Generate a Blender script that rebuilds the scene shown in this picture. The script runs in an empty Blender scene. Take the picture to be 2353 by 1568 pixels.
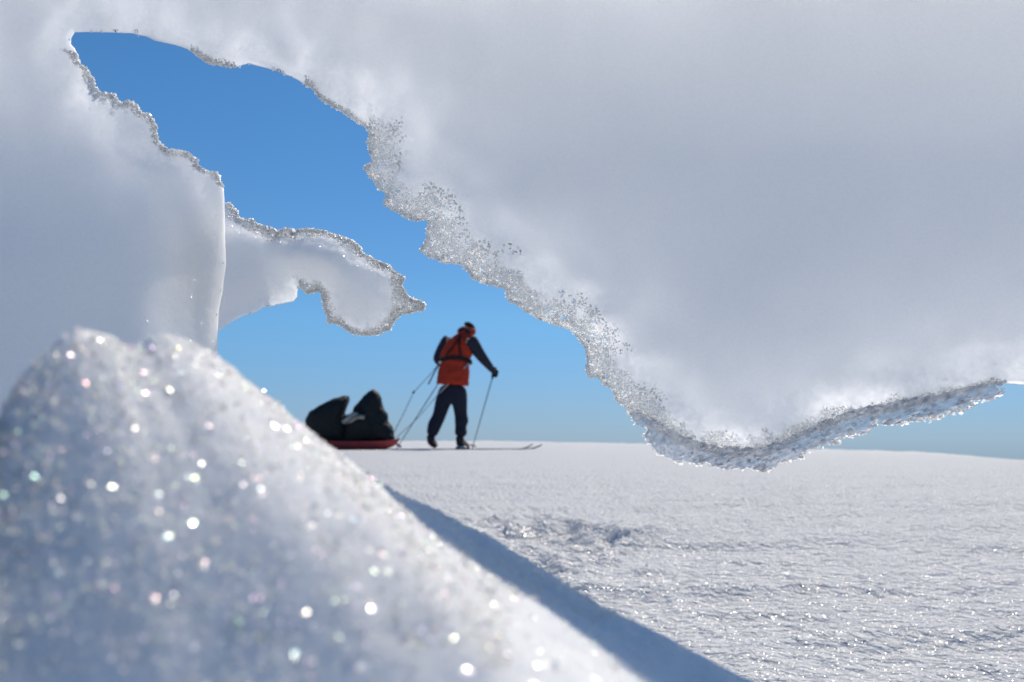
import bpy, bmesh, math, random
import numpy as np
from mathutils import Vector, Matrix
from mathutils.geometry import delaunay_2d_cdt
from mathutils.kdtree import KDTree

random.seed(7)
rng = np.random.default_rng(11)
R = math.radians
scene = bpy.context.scene
col = scene.collection

# ------------------------------------------------------------------ camera
CAM_H = 0.20
TILT = R(5.64)
FPX = 2288.0            # focal length for a picture 2353 units wide
CX, CY = 1176.5, 784.0
cam_d = bpy.data.cameras.new('camera')
cam = bpy.data.objects.new('camera', cam_d)
col.objects.link(cam)
cam.location = (0, 0, CAM_H)
cam.rotation_euler = (R(90) + TILT, 0, 0)
cam_d.sensor_width = 36.0
cam_d.lens = 36.0 * FPX / 2353.0
cam_d.clip_start = 0.01
cam_d.clip_end = 6000
cam_d.dof.use_dof = True
cam_d.dof.focus_distance = 0.43
cam_d.dof.aperture_fstop = 27
scene.camera = cam

# ------------------------------------------------------------------ light
SUN_AZ = R(24)          # to the right of the view direction (+Y)
SUN_EL = R(46)
world = bpy.data.worlds.new("World")
scene.world = world
world.use_nodes = True
wn = world.node_tree
bg = wn.nodes['Background']
sky = wn.nodes.new('ShaderNodeTexSky')
sky.sky_type = 'NISHITA'
sky.sun_disc = False
sky.sun_elevation = SUN_EL
sky.sun_rotation = SUN_AZ
sky.altitude = 1500
sky.air_density = 1.0
sky.dust_density = 0.0
sky.ozone_density = 1.6
# clear cold polar air: the horizon glow keeps a cyan cast all the way round, by height only
wtc = wn.nodes.new('ShaderNodeTexCoord')
wsep = wn.nodes.new('ShaderNodeSeparateXYZ')
wn.links.new(wtc.outputs['Generated'], wsep.inputs[0])
wr = wn.nodes.new('ShaderNodeValToRGB')
wn.links.new(wsep.outputs['Z'], wr.inputs[0])
SKY_TINT = [(0.0, (.36, .53, .92)), (0.04, (.43, .62, .95)), (0.12, (.52, .86, 1.12)), (0.34, (.52, .98, 1.28))]
for i_, (p_, c_) in enumerate(SKY_TINT):
    e_ = wr.color_ramp.elements[i_] if i_ < 2 else wr.color_ramp.elements.new(p_)
    e_.position = p_
    e_.color = (*c_, 1)
wm = wn.nodes.new('ShaderNodeMix')
wm.data_type = 'RGBA'
wm.blend_type = 'MULTIPLY'
wm.inputs[0].default_value = 1.0
wn.links.new(sky.outputs[0], wm.inputs[6])
wn.links.new(wr.outputs[0], wm.inputs[7])
wn.links.new(wm.outputs[2], bg.inputs[0])
bg.inputs[1].default_value = 0.08
sun_d = bpy.data.lights.new('sun', 'SUN')
sun = bpy.data.objects.new('sun', sun_d)
col.objects.link(sun)
sun_d.energy = 3.6
sun_d.angle = R(0.5)
sun_d.color = (1.0, 0.91, 0.78)
sdir = Vector((math.sin(SUN_AZ) * math.cos(SUN_EL), math.cos(SUN_AZ) * math.cos(SUN_EL), math.sin(SUN_EL)))
sun.rotation_euler = sdir.to_track_quat('Z', 'Y').to_euler()
sun.location = sdir * 20
scene.view_settings.view_transform = 'Standard'
scene.view_settings.look = 'None'
scene.view_settings.gamma = 1
scene.view_settings.use_curve_mapping = False
scene.view_settings.exposure = 0.0
scene.render.engine = 'CYCLES'
cy = scene.cycles
cy.use_denoising = True
cy.denoiser = 'OPENIMAGEDENOISE'
cy.max_bounces = 16
cy.diffuse_bounces = 12
cy.glossy_bounces = 4
cy.transmission_bounces = 10
cy.transparent_max_bounces = 32
cy.sample_clamp_indirect = 6
cy.caustics_reflective = False
cy.caustics_refractive = True
cy.use_adaptive_sampling = False


# ------------------------------------------------------------------ helpers
def ray(px, py):
    u = (np.asarray(px, float) - CX) / FPX
    v = (CY - np.asarray(py, float)) / FPX
    y = math.cos(TILT) - v * math.sin(TILT)
    z = math.sin(TILT) + v * math.cos(TILT)
    return u / y, z / y


def at(px, py, D):
    """world points at horizontal distance D (m) from the lens, seen at px, py"""
    a, b = ray(px, py)
    D = np.asarray(D, float)
    return np.stack([a * D, D + 0 * a, CAM_H + b * D], -1)


def smooth(a, b, x):
    t = np.clip((np.asarray(x, float) - a) / (b - a), 0, 1)
    return t * t * (3 - 2 * t)


def _hash(i, j, k, s):
    h = (i * 374761393 + j * 668265263 + k * 2147483647 % 1000003 * 9176 + s * 974711) & 0xffffffff
    h = ((h ^ (h >> 13)) * 1274126177) & 0xffffffff
    h = h ^ (h >> 16)
    h = (h * 2246822519) & 0xffffffff
    return ((h ^ (h >> 15)) & 0xffffff) / float(0xffffff) * 2 - 1


def noise3(p, s=0):
    p = np.asarray(p, float)
    q = np.floor(p).astype(np.int64)
    f = p - q
    f = f * f * f * (f * (f * 6 - 15) + 10)
    r = 0
    for dx in (0, 1):
        for dy in (0, 1):
            for dz in (0, 1):
                w = (f[..., 0] if dx else 1 - f[..., 0]) * (f[..., 1] if dy else 1 - f[..., 1]) * (f[..., 2] if dz else 1 - f[..., 2])
                r = r + w * _hash(q[..., 0] + dx + 5000, q[..., 1] + dy + 5000, q[..., 2] + dz + 5000, s)
    return r


def fbm(p, octaves=4, s=0, gain=0.5):
    p = np.asarray(p, float)
    r, a = 0, 1.0
    for o in range(octaves):
        r = r + a * noise3(p * 2.03 ** o + 17.3 * o, s + o)
        a *= gain
    return r


def mesh_obj(name, V, F, mat=None, parent=None, smooth_shade=True, kind=None):
    me = bpy.data.meshes.new(name)
    V = np.asarray(V, np.float32)
    F = np.asarray(F, np.int32) if not isinstance(F, list) else F
    if isinstance(F, list):
        me.from_pydata(V.tolist(), [], F)
    else:
        n, k = F.shape
        me.vertices.add(len(V))
        me.vertices.foreach_set('co', V.ravel())
        me.loops.add(n * k)
        me.loops.foreach_set('vertex_index', F.ravel())
        me.polygons.add(n)
        me.polygons.foreach_set('loop_start', np.arange(0, n * k, k, dtype=np.int32))
        me.polygons.foreach_set('loop_total', np.full(n, k, np.int32))
    me.update(calc_edges=True)
    me.validate()
    me.polygons.foreach_set('use_smooth', np.full(len(me.polygons), smooth_shade))
    if mat:
        me.materials.append(mat)
    o = bpy.data.objects.new(name, me)
    col.objects.link(o)
    if parent:
        o.parent = parent
    if kind:
        o['kind'] = kind
    return o


def tag(o, label=None, cat=None, group=None, kind=None):
    if label: o['label'] = label
    if cat: o['category'] = cat
    if group: o['group'] = group
    if kind: o['kind'] = kind
    return o


def empty(name, loc, rz=0.0):
    o = bpy.data.objects.new(name, None)
    o.empty_display_size = 0.1
    col.objects.link(o)
    o.location = loc
    o.rotation_euler = (0, 0, rz)
    return o


# ------------------------------------------------------------------ materials
def new_mat(name):
    m = bpy.data.materials.new(name)
    m.use_nodes = True
    nt = m.node_tree
    nt.nodes.clear()
    out = nt.nodes.new('ShaderNodeOutputMaterial')
    return m, nt, out


def N(nt, t, **kw):
    n = nt.nodes.new(t)
    for k, v in kw.items():
        if k.startswith('i_'):
            n.inputs[k[2:].replace('_', ' ')].default_value = v
        else:
            setattr(n, k, v)
    return n


def facet_normal(nt, scale, k):
    """normal leaning a different way in every crystal-sized cell"""
    tc = N(nt, 'ShaderNodeTexCoord')
    vo = N(nt, 'ShaderNodeTexVoronoi', feature='F1')
    vo.inputs['Scale'].default_value = scale
    nt.links.new(tc.outputs['Object'], vo.inputs['Vector'])
    sub = N(nt, 'ShaderNodeVectorMath', operation='SUBTRACT')
    nt.links.new(vo.outputs['Color'], sub.inputs[0])
    sub.inputs[1].default_value = (0.5, 0.5, 0.5)
    sc = N(nt, 'ShaderNodeVectorMath', operation='SCALE')
    nt.links.new(sub.outputs[0], sc.inputs[0])
    sc.inputs['Scale'].default_value = k
    geo = N(nt, 'ShaderNodeNewGeometry')
    ad = N(nt, 'ShaderNodeVectorMath', operation='ADD')
    nt.links.new(sc.outputs[0], ad.inputs[0])
    nt.links.new(geo.outputs['Normal'], ad.inputs[1])
    no = N(nt, 'ShaderNodeVectorMath', operation='NORMALIZE')
    nt.links.new(ad.outputs[0], no.inputs[0])
    return no.outputs[0], vo, tc


def snow_mat(name, base, sss=0.0, sss_scale=0.01, bump=(300, 0.001, 0.5), fscale=700, fk=1.3, fac=0.05, frough=0.14,
             tint=0.0, bumps2=None, clear=None, mottle=0.0, thin=0.0):
    m, nt, out = new_mat(name)
    p = N(nt, 'ShaderNodeBsdfPrincipled')
    p.inputs['Base Color'].default_value = (*base, 1)
    p.inputs['Roughness'].default_value = 0.75
    p.inputs['Specular IOR Level'].default_value = 0.15
    if sss:
        p.subsurface_method = 'RANDOM_WALK'
        p.inputs['Subsurface Weight'].default_value = sss
        p.inputs['Subsurface Radius'].default_value = (1.0, 1.0, 1.0)
        p.inputs['Subsurface Scale'].default_value = sss_scale
    nrm, vo, tc = facet_normal(nt, fscale, fk)
    if mottle:
        # tiny differences between grains, and wider patches of denser and looser snow
        acc = None
        for sc_, w_ in ((950, 1.5), (60, 0.25)):
            nn_ = N(nt, 'ShaderNodeTexNoise')
            nn_.inputs['Scale'].default_value = sc_
            nn_.inputs['Detail'].default_value = 3
            nt.links.new(tc.outputs['Object'], nn_.inputs['Vector'])
            mr = N(nt, 'ShaderNodeMapRange')
            mr.inputs['From Min'].default_value = 0.3
            mr.inputs['From Max'].default_value = 0.7
            mr.inputs['To Min'].default_value = 1 - mottle * w_
            mr.inputs['To Max'].default_value = 1.0
            nt.links.new(nn_.outputs['Fac'], mr.inputs['Value'])
            vm = N(nt, 'ShaderNodeVectorMath', operation='SCALE')
            if acc is None:
                vm.inputs[0].default_value = base
            else:
                nt.links.new(acc, vm.inputs[0])
            nt.links.new(mr.outputs[0], vm.inputs['Scale'])
            acc = vm.outputs[0]
        nt.links.new(acc, p.inputs['Base Color'])
    b = N(nt, 'ShaderNodeBump')
    nz = N(nt, 'ShaderNodeTexNoise')
    nz.inputs['Scale'].default_value = bump[0]
    nz.inputs['Detail'].default_value = 4
    nt.links.new(tc.outputs['Object'], nz.inputs['Vector'])
    nt.links.new(nz.outputs['Fac'], b.inputs['Height'])
    b.inputs['Distance'].default_value = bump[1]
    b.inputs['Strength'].default_value = bump[2]
    last = b
    if bumps2:
        b2 = N(nt, 'ShaderNodeBump')
        nz2 = N(nt, 'ShaderNodeTexNoise')
        nz2.inputs['Scale'].default_value = bumps2[0]
        nz2.inputs['Detail'].default_value = 3
        nt.links.new(tc.outputs['Object'], nz2.inputs['Vector'])
        nt.links.new(nz2.outputs['Fac'], b2.inputs['Height'])
        b2.inputs['Distance'].default_value = bumps2[1]
        b2.inputs['Strength'].default_value = bumps2[2]
        nt.links.new(b.outputs[0], b2.inputs['Normal'])
        last = b2
    nt.links.new(last.outputs[0], p.inputs['Normal'])
    g = N(nt, 'ShaderNodeBsdfGlossy')
    g.inputs['Roughness'].default_value = frough
    nt.links.new(nrm, g.inputs['Normal'])
    if tint:
        hs = N(nt, 'ShaderNodeMix', data_type='RGBA')
        hs.inputs[0].default_value = tint
        hs.inputs[6].default_value = (1, 1, 1, 1)
        sepd = N(nt, 'ShaderNodeTexVoronoi', feature='F1')
        sepd.inputs['Scale'].default_value = fscale * 0.9
        nt.links.new(tc.outputs['Object'], sepd.inputs['Vector'])
        nt.links.new(sepd.outputs['Color'], hs.inputs[7])
        nt.links.new(hs.outputs[2], g.inputs['Color'])
    mx = N(nt, 'ShaderNodeMixShader')
    mx.inputs[0].default_value = fac
    nt.links.new(p.outputs[0], mx.inputs[1])
    if thin:
        # loose see-through crust only a few crystals thick: daylight from behind shows through it
        tl_ = N(nt, 'ShaderNodeBsdfTranslucent')
        tl_.inputs['Color'].default_value = (*base, 1)
        mt = N(nt, 'ShaderNodeMixShader')
        mt.inputs[0].default_value = thin
        nt.links.new(p.outputs[0], mt.inputs[1])
        nt.links.new(tl_.outputs[0], mt.inputs[2])
        nt.links.new(mt.outputs[0], mx.inputs[1])
    nt.links.new(g.outputs[0], mx.inputs[2])
    top = mx.outputs[0]
    if clear:
        # some of the crystals are clear: light goes straight through them
        vc = N(nt, 'ShaderNodeTexVoronoi', feature='F1')
        vc.inputs['Scale'].default_value = clear[0]
        nt.links.new(tc.outputs['Object'], vc.inputs['Vector'])
        sx_ = N(nt, 'ShaderNodeSeparateColor')
        nt.links.new(vc.outputs['Color'], sx_.inputs[0])
        lt = N(nt, 'ShaderNodeMath', operation='LESS_THAN')
        nt.links.new(sx_.outputs[0], lt.inputs[0])
        lt.inputs[1].default_value = clear[1]
        ml = N(nt, 'ShaderNodeMath', operation='MULTIPLY')
        nt.links.new(lt.outputs[0], ml.inputs[0])
        ml.inputs[1].default_value = clear[2]
        tp = N(nt, 'ShaderNodeBsdfTransparent')
        mc = N(nt, 'ShaderNodeMixShader')
        nt.links.new(ml.outputs[0], mc.inputs[0])
        nt.links.new(top, mc.inputs[1])
        nt.links.new(tp.outputs[0], mc.inputs[2])
        top = mc.outputs[0]
    nt.links.new(top, out.inputs['Surface'])
    return m


def crystal_mat(name, sss=False, clear=0.3, glass=0.6, rough=0.06, glint=0.2, grough=0.2, tint=0.3, trans=0.85, gcol=(0.97, 0.985, 1.0), thin=0.72):
    """small clear-to-milky ice grains, each with its own slight tint in the glint"""
    m, nt, out = new_mat(name)
    geo = N(nt, 'ShaderNodeNewGeometry')
    wn_ = N(nt, 'ShaderNodeTexWhiteNoise', noise_dimensions='1D')
    nt.links.new(geo.outputs['Random Per Island'], wn_.inputs['W'])
    mixc = N(nt, 'ShaderNodeMix', data_type='RGBA')
    mixc.inputs[0].default_value = tint
    mixc.inputs[6].default_value = (1, 1, 1, 1)
    nt.links.new(wn_.outputs['Color'], mixc.inputs[7])
    gl = N(nt, 'ShaderNodeBsdfGlass')
    gl.inputs['IOR'].default_value = 1.31
    gl.inputs['Roughness'].default_value = rough
    gl.inputs['Color'].default_value = (*gcol, 1)
    dd = N(nt, 'ShaderNodeBsdfDiffuse')
    tt_ = N(nt, 'ShaderNodeBsdfTranslucent')
    for q in (dd, tt_):
        q.inputs['Color'].default_value = (trans, trans * .99, trans * .965, 1)
    m0 = N(nt, 'ShaderNodeMixShader')
    m0.inputs[0].default_value = thin
    nt.links.new(dd.outputs[0], m0.inputs[1])
    nt.links.new(tt_.outputs[0], m0.inputs[2])
    m1 = N(nt, 'ShaderNodeMixShader')
    m1.inputs[0].default_value = glass
    if sss:
        m0 = N(nt, 'ShaderNodeBsdfPrincipled')
        m0.inputs['Base Color'].default_value = (trans, trans, trans, 1)
        m0.inputs['Roughness'].default_value = 0.3
        m0.subsurface_method = 'RANDOM_WALK'
        m0.inputs['Subsurface Weight'].default_value = 1.0
        m0.inputs['Subsurface Radius'].default_value = (1, 1, 1)
        m0.inputs['Subsurface Scale'].default_value = 0.0015
    tp = N(nt, 'ShaderNodeBsdfTransparent')
    tp.inputs['Color'].default_value = (0.97, 0.98, 1, 1)
    m3 = N(nt, 'ShaderNodeMixShader')
    m3.inputs[0].default_value = clear
    nt.links.new(m0.outputs[0], m3.inputs[1])
    nt.links.new(tp.outputs[0], m3.inputs[2])
    nt.links.new(m3.outputs[0], m1.inputs[1])
    nt.links.new(gl.outputs[0], m1.inputs[2])
    gs = N(nt, 'ShaderNodeBsdfGlossy')
    gs.inputs['Roughness'].default_value = grough
    nt.links.new(mixc.outputs[2], gs.inputs['Color'])
    m2 = N(nt, 'ShaderNodeMixShader')
    m2.inputs[0].default_value = glint
    nt.links.new(m1.outputs[0], m2.inputs[1])
    nt.links.new(gs.outputs[0], m2.inputs[2])
    nt.links.new(m2.outputs[0], out.inputs['Surface'])
    return m


def cloth_mat(name, base, rough=0.8, scale=60, amp=0.25, bump=0.01, spec=0.3):
    m, nt, out = new_mat(name)
    p = N(nt, 'ShaderNodeBsdfPrincipled')
    p.inputs['Roughness'].default_value = rough
    p.inputs['Specular IOR Level'].default_value = spec
    tc = N(nt, 'ShaderNodeTexCoord')
    nz = N(nt, 'ShaderNodeTexNoise')
    nz.inputs['Scale'].default_value = scale
    nz.inputs['Detail'].default_value = 4
    nt.links.new(tc.outputs['Object'], nz.inputs['Vector'])
    cr = N(nt, 'ShaderNodeValToRGB')
    cr.color_ramp.elements[0].position = 0.3
    cr.color_ramp.elements[1].position = 0.7
    cr.color_ramp.elements[0].color = (*[c * (1 - amp) for c in base], 1)
    cr.color_ramp.elements[1].color = (*[min(1, c * (1 + amp)) for c in base], 1)
    nt.links.new(nz.outputs['Fac'], cr.inputs[0])
    nt.links.new(cr.outputs[0], p.inputs['Base Color'])
    b = N(nt, 'ShaderNodeBump')
    b.inputs['Distance'].default_value = bump
    nt.links.new(nz.outputs['Fac'], b.inputs['Height'])
    nt.links.new(b.outputs[0], p.inputs['Normal'])
    nt.links.new(p.outputs[0], out.inputs['Surface'])
    return m


M = {}
M['ground'] = snow_mat('sunlit_snow', (0.75, 0.75, 0.745), bump=(210, 0.005, 1.0), fscale=1300, fk=1.5, fac=0.042, frough=0.17,
                       tint=0.25, bumps2=(60, 0.018, 0.9))
M['arch'] = snow_mat('packed_snow', (0.995, 0.98, 0.945), mottle=0.03, sss=1.0, sss_scale=0.017, bump=(700, 0.0004, 0.35), fscale=1500, fk=1.1,
                     fac=0.012, frough=0.16)
M['rim'] = snow_mat('icy_snow_rim', (0.985, 0.98, 0.965), bump=(1500, 0.0004, 0.8), fscale=1500, fk=0.9,
                    fac=0.03, frough=0.28, clear=(1050, 0.2, 0.92), thin=0.7)
M['mound'] = snow_mat('granular_snow', (0.99, 0.978, 0.955), sss=1.0, sss_scale=0.012, bump=(900, 0.0006, 0.7), fscale=1300, fk=1.7,
                      fac=0.06, frough=0.16, tint=0.45)
M['grain'] = crystal_mat('rim_ice', sss=True, clear=0.35, glass=0.0, rough=0.08, glint=0.16, grough=0.3, tint=0.12, trans=0.985)
M['mound_grain'] = crystal_mat('mound_ice', clear=0.1, glass=0.0, rough=0.15, glint=0.3, grough=0.34, tint=0.5, trans=0.99)
M['flake'] = crystal_mat('thin_ice_flake', clear=0.0, glass=0.0, glint=0.03, grough=0.3, tint=0.1, trans=0.99, thin=0.92)
M['fringe'] = crystal_mat('clear_ice', clear=0.8, glass=0.22, rough=0.02, glint=0.2, grough=0.28, tint=0.1)
M['orange'] = cloth_mat('orange_shell', (0.44, 0.035, 0.013))
M['dark'] = cloth_mat('dark_navy_shell', (0.018, 0.02, 0.035))
M['trouser'] = cloth_mat('navy_trouser', (0.016, 0.018, 0.034))
M['black'] = cloth_mat('black_webbing', (0.012, 0.012, 0.013))
M['hat'] = cloth_mat('black_wool', (0.012, 0.013, 0.016), 0.95)
M['boot'] = cloth_mat('boot_leather', (0.016, 0.014, 0.015), 0.5)
M['skin'] = cloth_mat('skin', (0.45, 0.27, 0.2), 0.5, amp=0.05)
M['bag'] = cloth_mat('black_tarpaulin', (0.009, 0.012, 0.013), 0.6, 30, 0.3, 0.02)
M['tub'] = cloth_mat('red_plastic', (0.42, 0.055, 0.05), 0.45, 12, 0.12, 0.002)
M['alu'] = cloth_mat('grey_metal', (0.25, 0.3, 0.36), 0.35, 20, 0.1, 0.001, 0.6)
M['rope'] = cloth_mat('pale_rope', (0.42, 0.38, 0.38), 0.9, 90)
M['pouch'] = cloth_mat('grey_cloth', (0.36, 0.35, 0.31), 0.7, 25, 0.35)
M['ski'] = cloth_mat('dark_ski', (0.03, 0.04, 0.06), 0.4, 15, 0.2, 0.001)
M['steel'] = cloth_mat('bright_steel', (0.75, 0.75, 0.75), 0.3, 20, 0.05, 0.001, 0.8)

# ------------------------------------------------------------------ ground
sk_c = np.array([-900, 0, 500, 925, 1100, 1270, 1490, 1750, 1900, 2100, 2353, 2900, 3600], float)
sk_r = np.array([1000, 1000, 1002, 1004, 1001, 1014, 1020, 1029, 1037, 1043, 1062, 1090, 1110], float)


def ground_z(x, y):
    x = np.asarray(x, float); y = np.asarray(y, float)
    r = np.maximum(np.hypot(x, y), 0.05)
    yy = np.maximum(y, 0.35 * r)
    c = CX + FPX * x / yy * math.cos(TILT)
    e = -(np.interp(c, sk_c, sk_r) - 1010) / FPX
    left = smooth(1700, 1200, c)
    rise = left * 0.066 * smooth(4, 12.5, yy)
    g_near = -(CAM_H - rise) / yy
    k = 0.0022
    g = -k * np.logaddexp(-g_near / k, -e / k)          # soft minimum of the two
    g = g - 0.0045 * smooth(45, 400, yy)
    z = CAM_H + yy * g
    front = smooth(-0.25, 0.25, y / r)
    z = z * front
    p = np.stack([x, y, 0 * x], -1)
    far = smooth(3, 9, r)
    det = 0.0034 * fbm(p * 24, 3, 3) * (1 - 0.5 * far) + 0.006 * fbm(p * 5.0 * np.array([0.7, 1.6, 1]), 3, 9) * (1 - 0.65 * far)
    # wind ridges, long from side to side
    q = np.stack([x * 1.1 + 0.35 * y, y * 3.6 - x * 0.5, 0 * x], -1)
    rd = 1 - np.abs(fbm(q, 2, 21))
    det = det + 0.030 * np.maximum(rd - 0.62, 0) * smooth(0.4, 1.1, r) * (1 - 0.6 * far)
    det = det * smooth(0.0, 0.3, r)
    det = det + 0.13 * smooth(15, 28, r) * smooth(120, 60, r) * np.maximum(0.55 - np.abs(fbm(p * np.array([0.32, 0.5, 1]), 3, 31)), -0.1)
    # a trodden hollow
    for (hx, hy, hw, hl, hd, an) in ((0.06, 2.15, 0.16, 0.42, 0.032, 0.15), (0.22, 2.0, 0.06, 0.22, 0.009, -0.3), (-0.02, 1.62, 0.06, 0.16, 0.018, 0.6)):
        dx, dy = x - hx, y - hy
        ca, sa = math.cos(an), math.sin(an)
        a = (dx * ca + dy * sa) / hw; b = (-dx * sa + dy * ca) / hl
        w = 0.25 * fbm(p * 14, 2, 47)
        d = np.sqrt(a * a + b * b) + w
        det = det - hd * smooth(1.0, 0.55, d) + hd * 0.22 * smooth(0.85, 1.05, d) * smooth(1.5, 1.1, d) * (1 + 0.9 * fbm(p * 30, 2, 5))
    for (hx, hy, hw, hl, hh) in ((-0.10, 1.95, 0.10, 0.16, 0.016), (0.30, 2.15, 0.09, 0.2, 0.012), (0.02, 1.75, 0.05, 0.08, 0.010)):
        a = np.hypot((x - hx) / hw, (y - hy) / hl)
        det = det + hh * smooth(1.1, 0.3, a + 0.2 * fbm(p * 17, 2, 52))
    return z + det


ang = np.concatenate([np.linspace(-180, -36, 40, endpoint=False), np.linspace(-36, 36, 620, endpoint=False), np.linspace(36, 180, 40, endpoint=False)])
rad = np.concatenate([[0.02], np.geomspace(0.12, 0.6, 25, endpoint=False), np.geomspace(0.6, 16, 380, endpoint=False), np.geomspace(16, 3500, 90)])
A, Rr = np.meshgrid(np.radians(ang), rad)
X, Y = Rr * np.sin(A), Rr * np.cos(A)
Z = ground_z(X, Y)
na, nr = len(ang), len(rad)
idx = np.arange(na * nr).reshape(nr, na)
a0 = idx[:-1]; a1 = idx[1:]
F = np.stack([a0, np.roll(a0, -1, 1), np.roll(a1, -1, 1), a1], -1).reshape(-1, 4)[:, ::-1]
V = np.stack([X, Y, Z], -1).reshape(-1, 3)
ground = mesh_obj('snow_ground', V, F, M['ground'])
tag(ground, 'wide crusted snowfield with wind ridges and a trodden hollow', kind='structure')

# ------------------------------------------------------------------ crystals
_t = (1 + 5 ** 0.5) / 2
ICO_V = np.array([(-1, _t, 0), (1, _t, 0), (-1, -_t, 0), (1, -_t, 0), (0, -1, _t), (0, 1, _t), (0, -1, -_t), (0, 1, -_t),
                  (_t, 0, -1), (_t, 0, 1), (-_t, 0, -1), (-_t, 0, 1)]) / math.hypot(1, _t)
ICO_F = np.array([(0, 11, 5), (0, 5, 1), (0, 1, 7), (0, 7, 10), (0, 10, 11), (1, 5, 9), (5, 11, 4), (11, 10, 2), (10, 7, 6), (7, 1, 8),
                  (3, 9, 4), (3, 4, 2), (3, 2, 6), (3, 6, 8), (3, 8, 9), (4, 9, 5), (2, 4, 11), (6, 2, 10), (8, 6, 7), (9, 8, 1)])


def crystals(name, P, size, mat, parent, stretch=None, direction=None, flat=False, closed=True):
    n = len(P)
    q = rng.normal(size=(n, 4)); q /= np.linalg.norm(q, axis=1)[:, None]
    w, x, y, z = q.T
    Rm = np.stack([1 - 2 * (y * y + z * z), 2 * (x * y - z * w), 2 * (x * z + y * w),
                   2 * (x * y + z * w), 1 - 2 * (x * x + z * z), 2 * (y * z - x * w),
                   2 * (x * z - y * w), 2 * (y * z + x * w), 1 - 2 * (x * x + y * y)], -1).reshape(n, 3, 3)
    sc = rng.uniform(0.65, 1.25, (n, 1, 3)) * np.asarray(size).reshape(-1, 1, 1) * 0.5
    v = ICO_V[None] * rng.uniform(0.8, 1.2, (n, 12, 1)) * sc
    v = np.einsum('nij,nkj->nki', Rm, v)
    if direction is not None:
        d = np.asarray(direction, float); d /= np.linalg.norm(d)
        along = (v @ d)[..., None] * d
        v = v + along * (np.asarray(stretch).reshape(-1, 1, 1) - 1)
    V = (v + P[:, None]).reshape(-1, 3)
    F = ((ICO_F if closed else ICO_F[:5])[None] + 12 * np.arange(n)[:, None, None]).reshape(-1, 3)
    return mesh_obj(name, V, F, mat, parent, smooth_shade=flat, kind='stuff')


# ------------------------------------------------------------------ snow sheets with real thickness
def densify(pts, step, amp, seed, rough=None):
    out = []
    n = len(pts)
    for i in range(n):
        a = np.array(pts[i], float); b = np.array(pts[(i + 1) % n], float)
        L = np.linalg.norm(b - a)
        off = (a[0] < -50 or a[0] > 2420 or a[1] < -50 or a[1] > 1200) or (b[0] < -50 or b[0] > 2420 or b[1] < -50 or b[1] > 1200)
        k = max(1, int(L / (step if not off else 30)))
        for j in range(k):
            out.append(np.append(a + (b - a) * j / k, 0.0 if off else 1.0))
    o = np.array(out)
    nxt = np.roll(o, -1, 0)[:, :2]; prv = np.roll(o, 1, 0)[:, :2]
    t = nxt - prv
    nn = np.stack([t[:, 1], -t[:, 0]], -1); nn /= np.linalg.norm(nn, axis=1)[:, None] + 1e-9
    p3 = np.append(o[:, :2], np.full((len(o), 1), seed), 1)
    am = amp if rough is None else rough(o[:, 0], o[:, 1]) * amp
    d = (noise3(p3 / 13.0, seed) * 1.0 + noise3(p3 / 5.5, seed + 1) * 0.8) * am * o[:, 2]
    return o[:, :2] + nn * d[:, None]


def seg_dist(P, L):
    """distance to a finely divided outline, by its nearest segment ends"""
    kd = KDTree(len(L))
    for i, p in enumerate(L.tolist()):
        kd.insert((p[0], p[1], 0), i)
    kd.balance()
    nx = [kd.find((p[0], p[1], 0))[1] for p in P.tolist()]
    nx = np.array(nx)
    n = len(L)
    out = np.full(len(P), 1e9)
    for a, b in ((L[nx], L[(nx + 1) % n]), (L[nx - 1], L[nx])):
        ab = b - a
        t = np.clip(((P - a) * ab).sum(-1) / ((ab ** 2).sum(-1) + 1e-9), 0, 1)
        out = np.minimum(out, np.sqrt((((a + t[:, None] * ab) - P) ** 2).sum(-1)))
    return out


def inside(P, L):
    x, y = P[:, 0], P[:, 1]
    c = np.zeros(len(P), bool)
    n = len(L)
    for i in range(n):
        x1, y1 = L[i]; x2, y2 = L[(i + 1) % n]
        if y1 == y2: continue
        m = (y1 > y) != (y2 > y)
        xi = (x2 - x1) * (y - y1) / (y2 - y1) + x1
        c ^= m & (x < xi)
    return c


def jgrid(x0, x1, y0, y1, s):
    gx, gy = np.meshgrid(np.arange(x0, x1, s), np.arange(y0, y1, s * 0.87))
    gx = gx + (np.arange(gx.shape[0]) % 2)[:, None] * s * 0.5
    P = np.stack([gx.ravel(), gy.ravel()], -1)
    return P + rng.uniform(-0.22, 0.22, P.shape) * s


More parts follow.
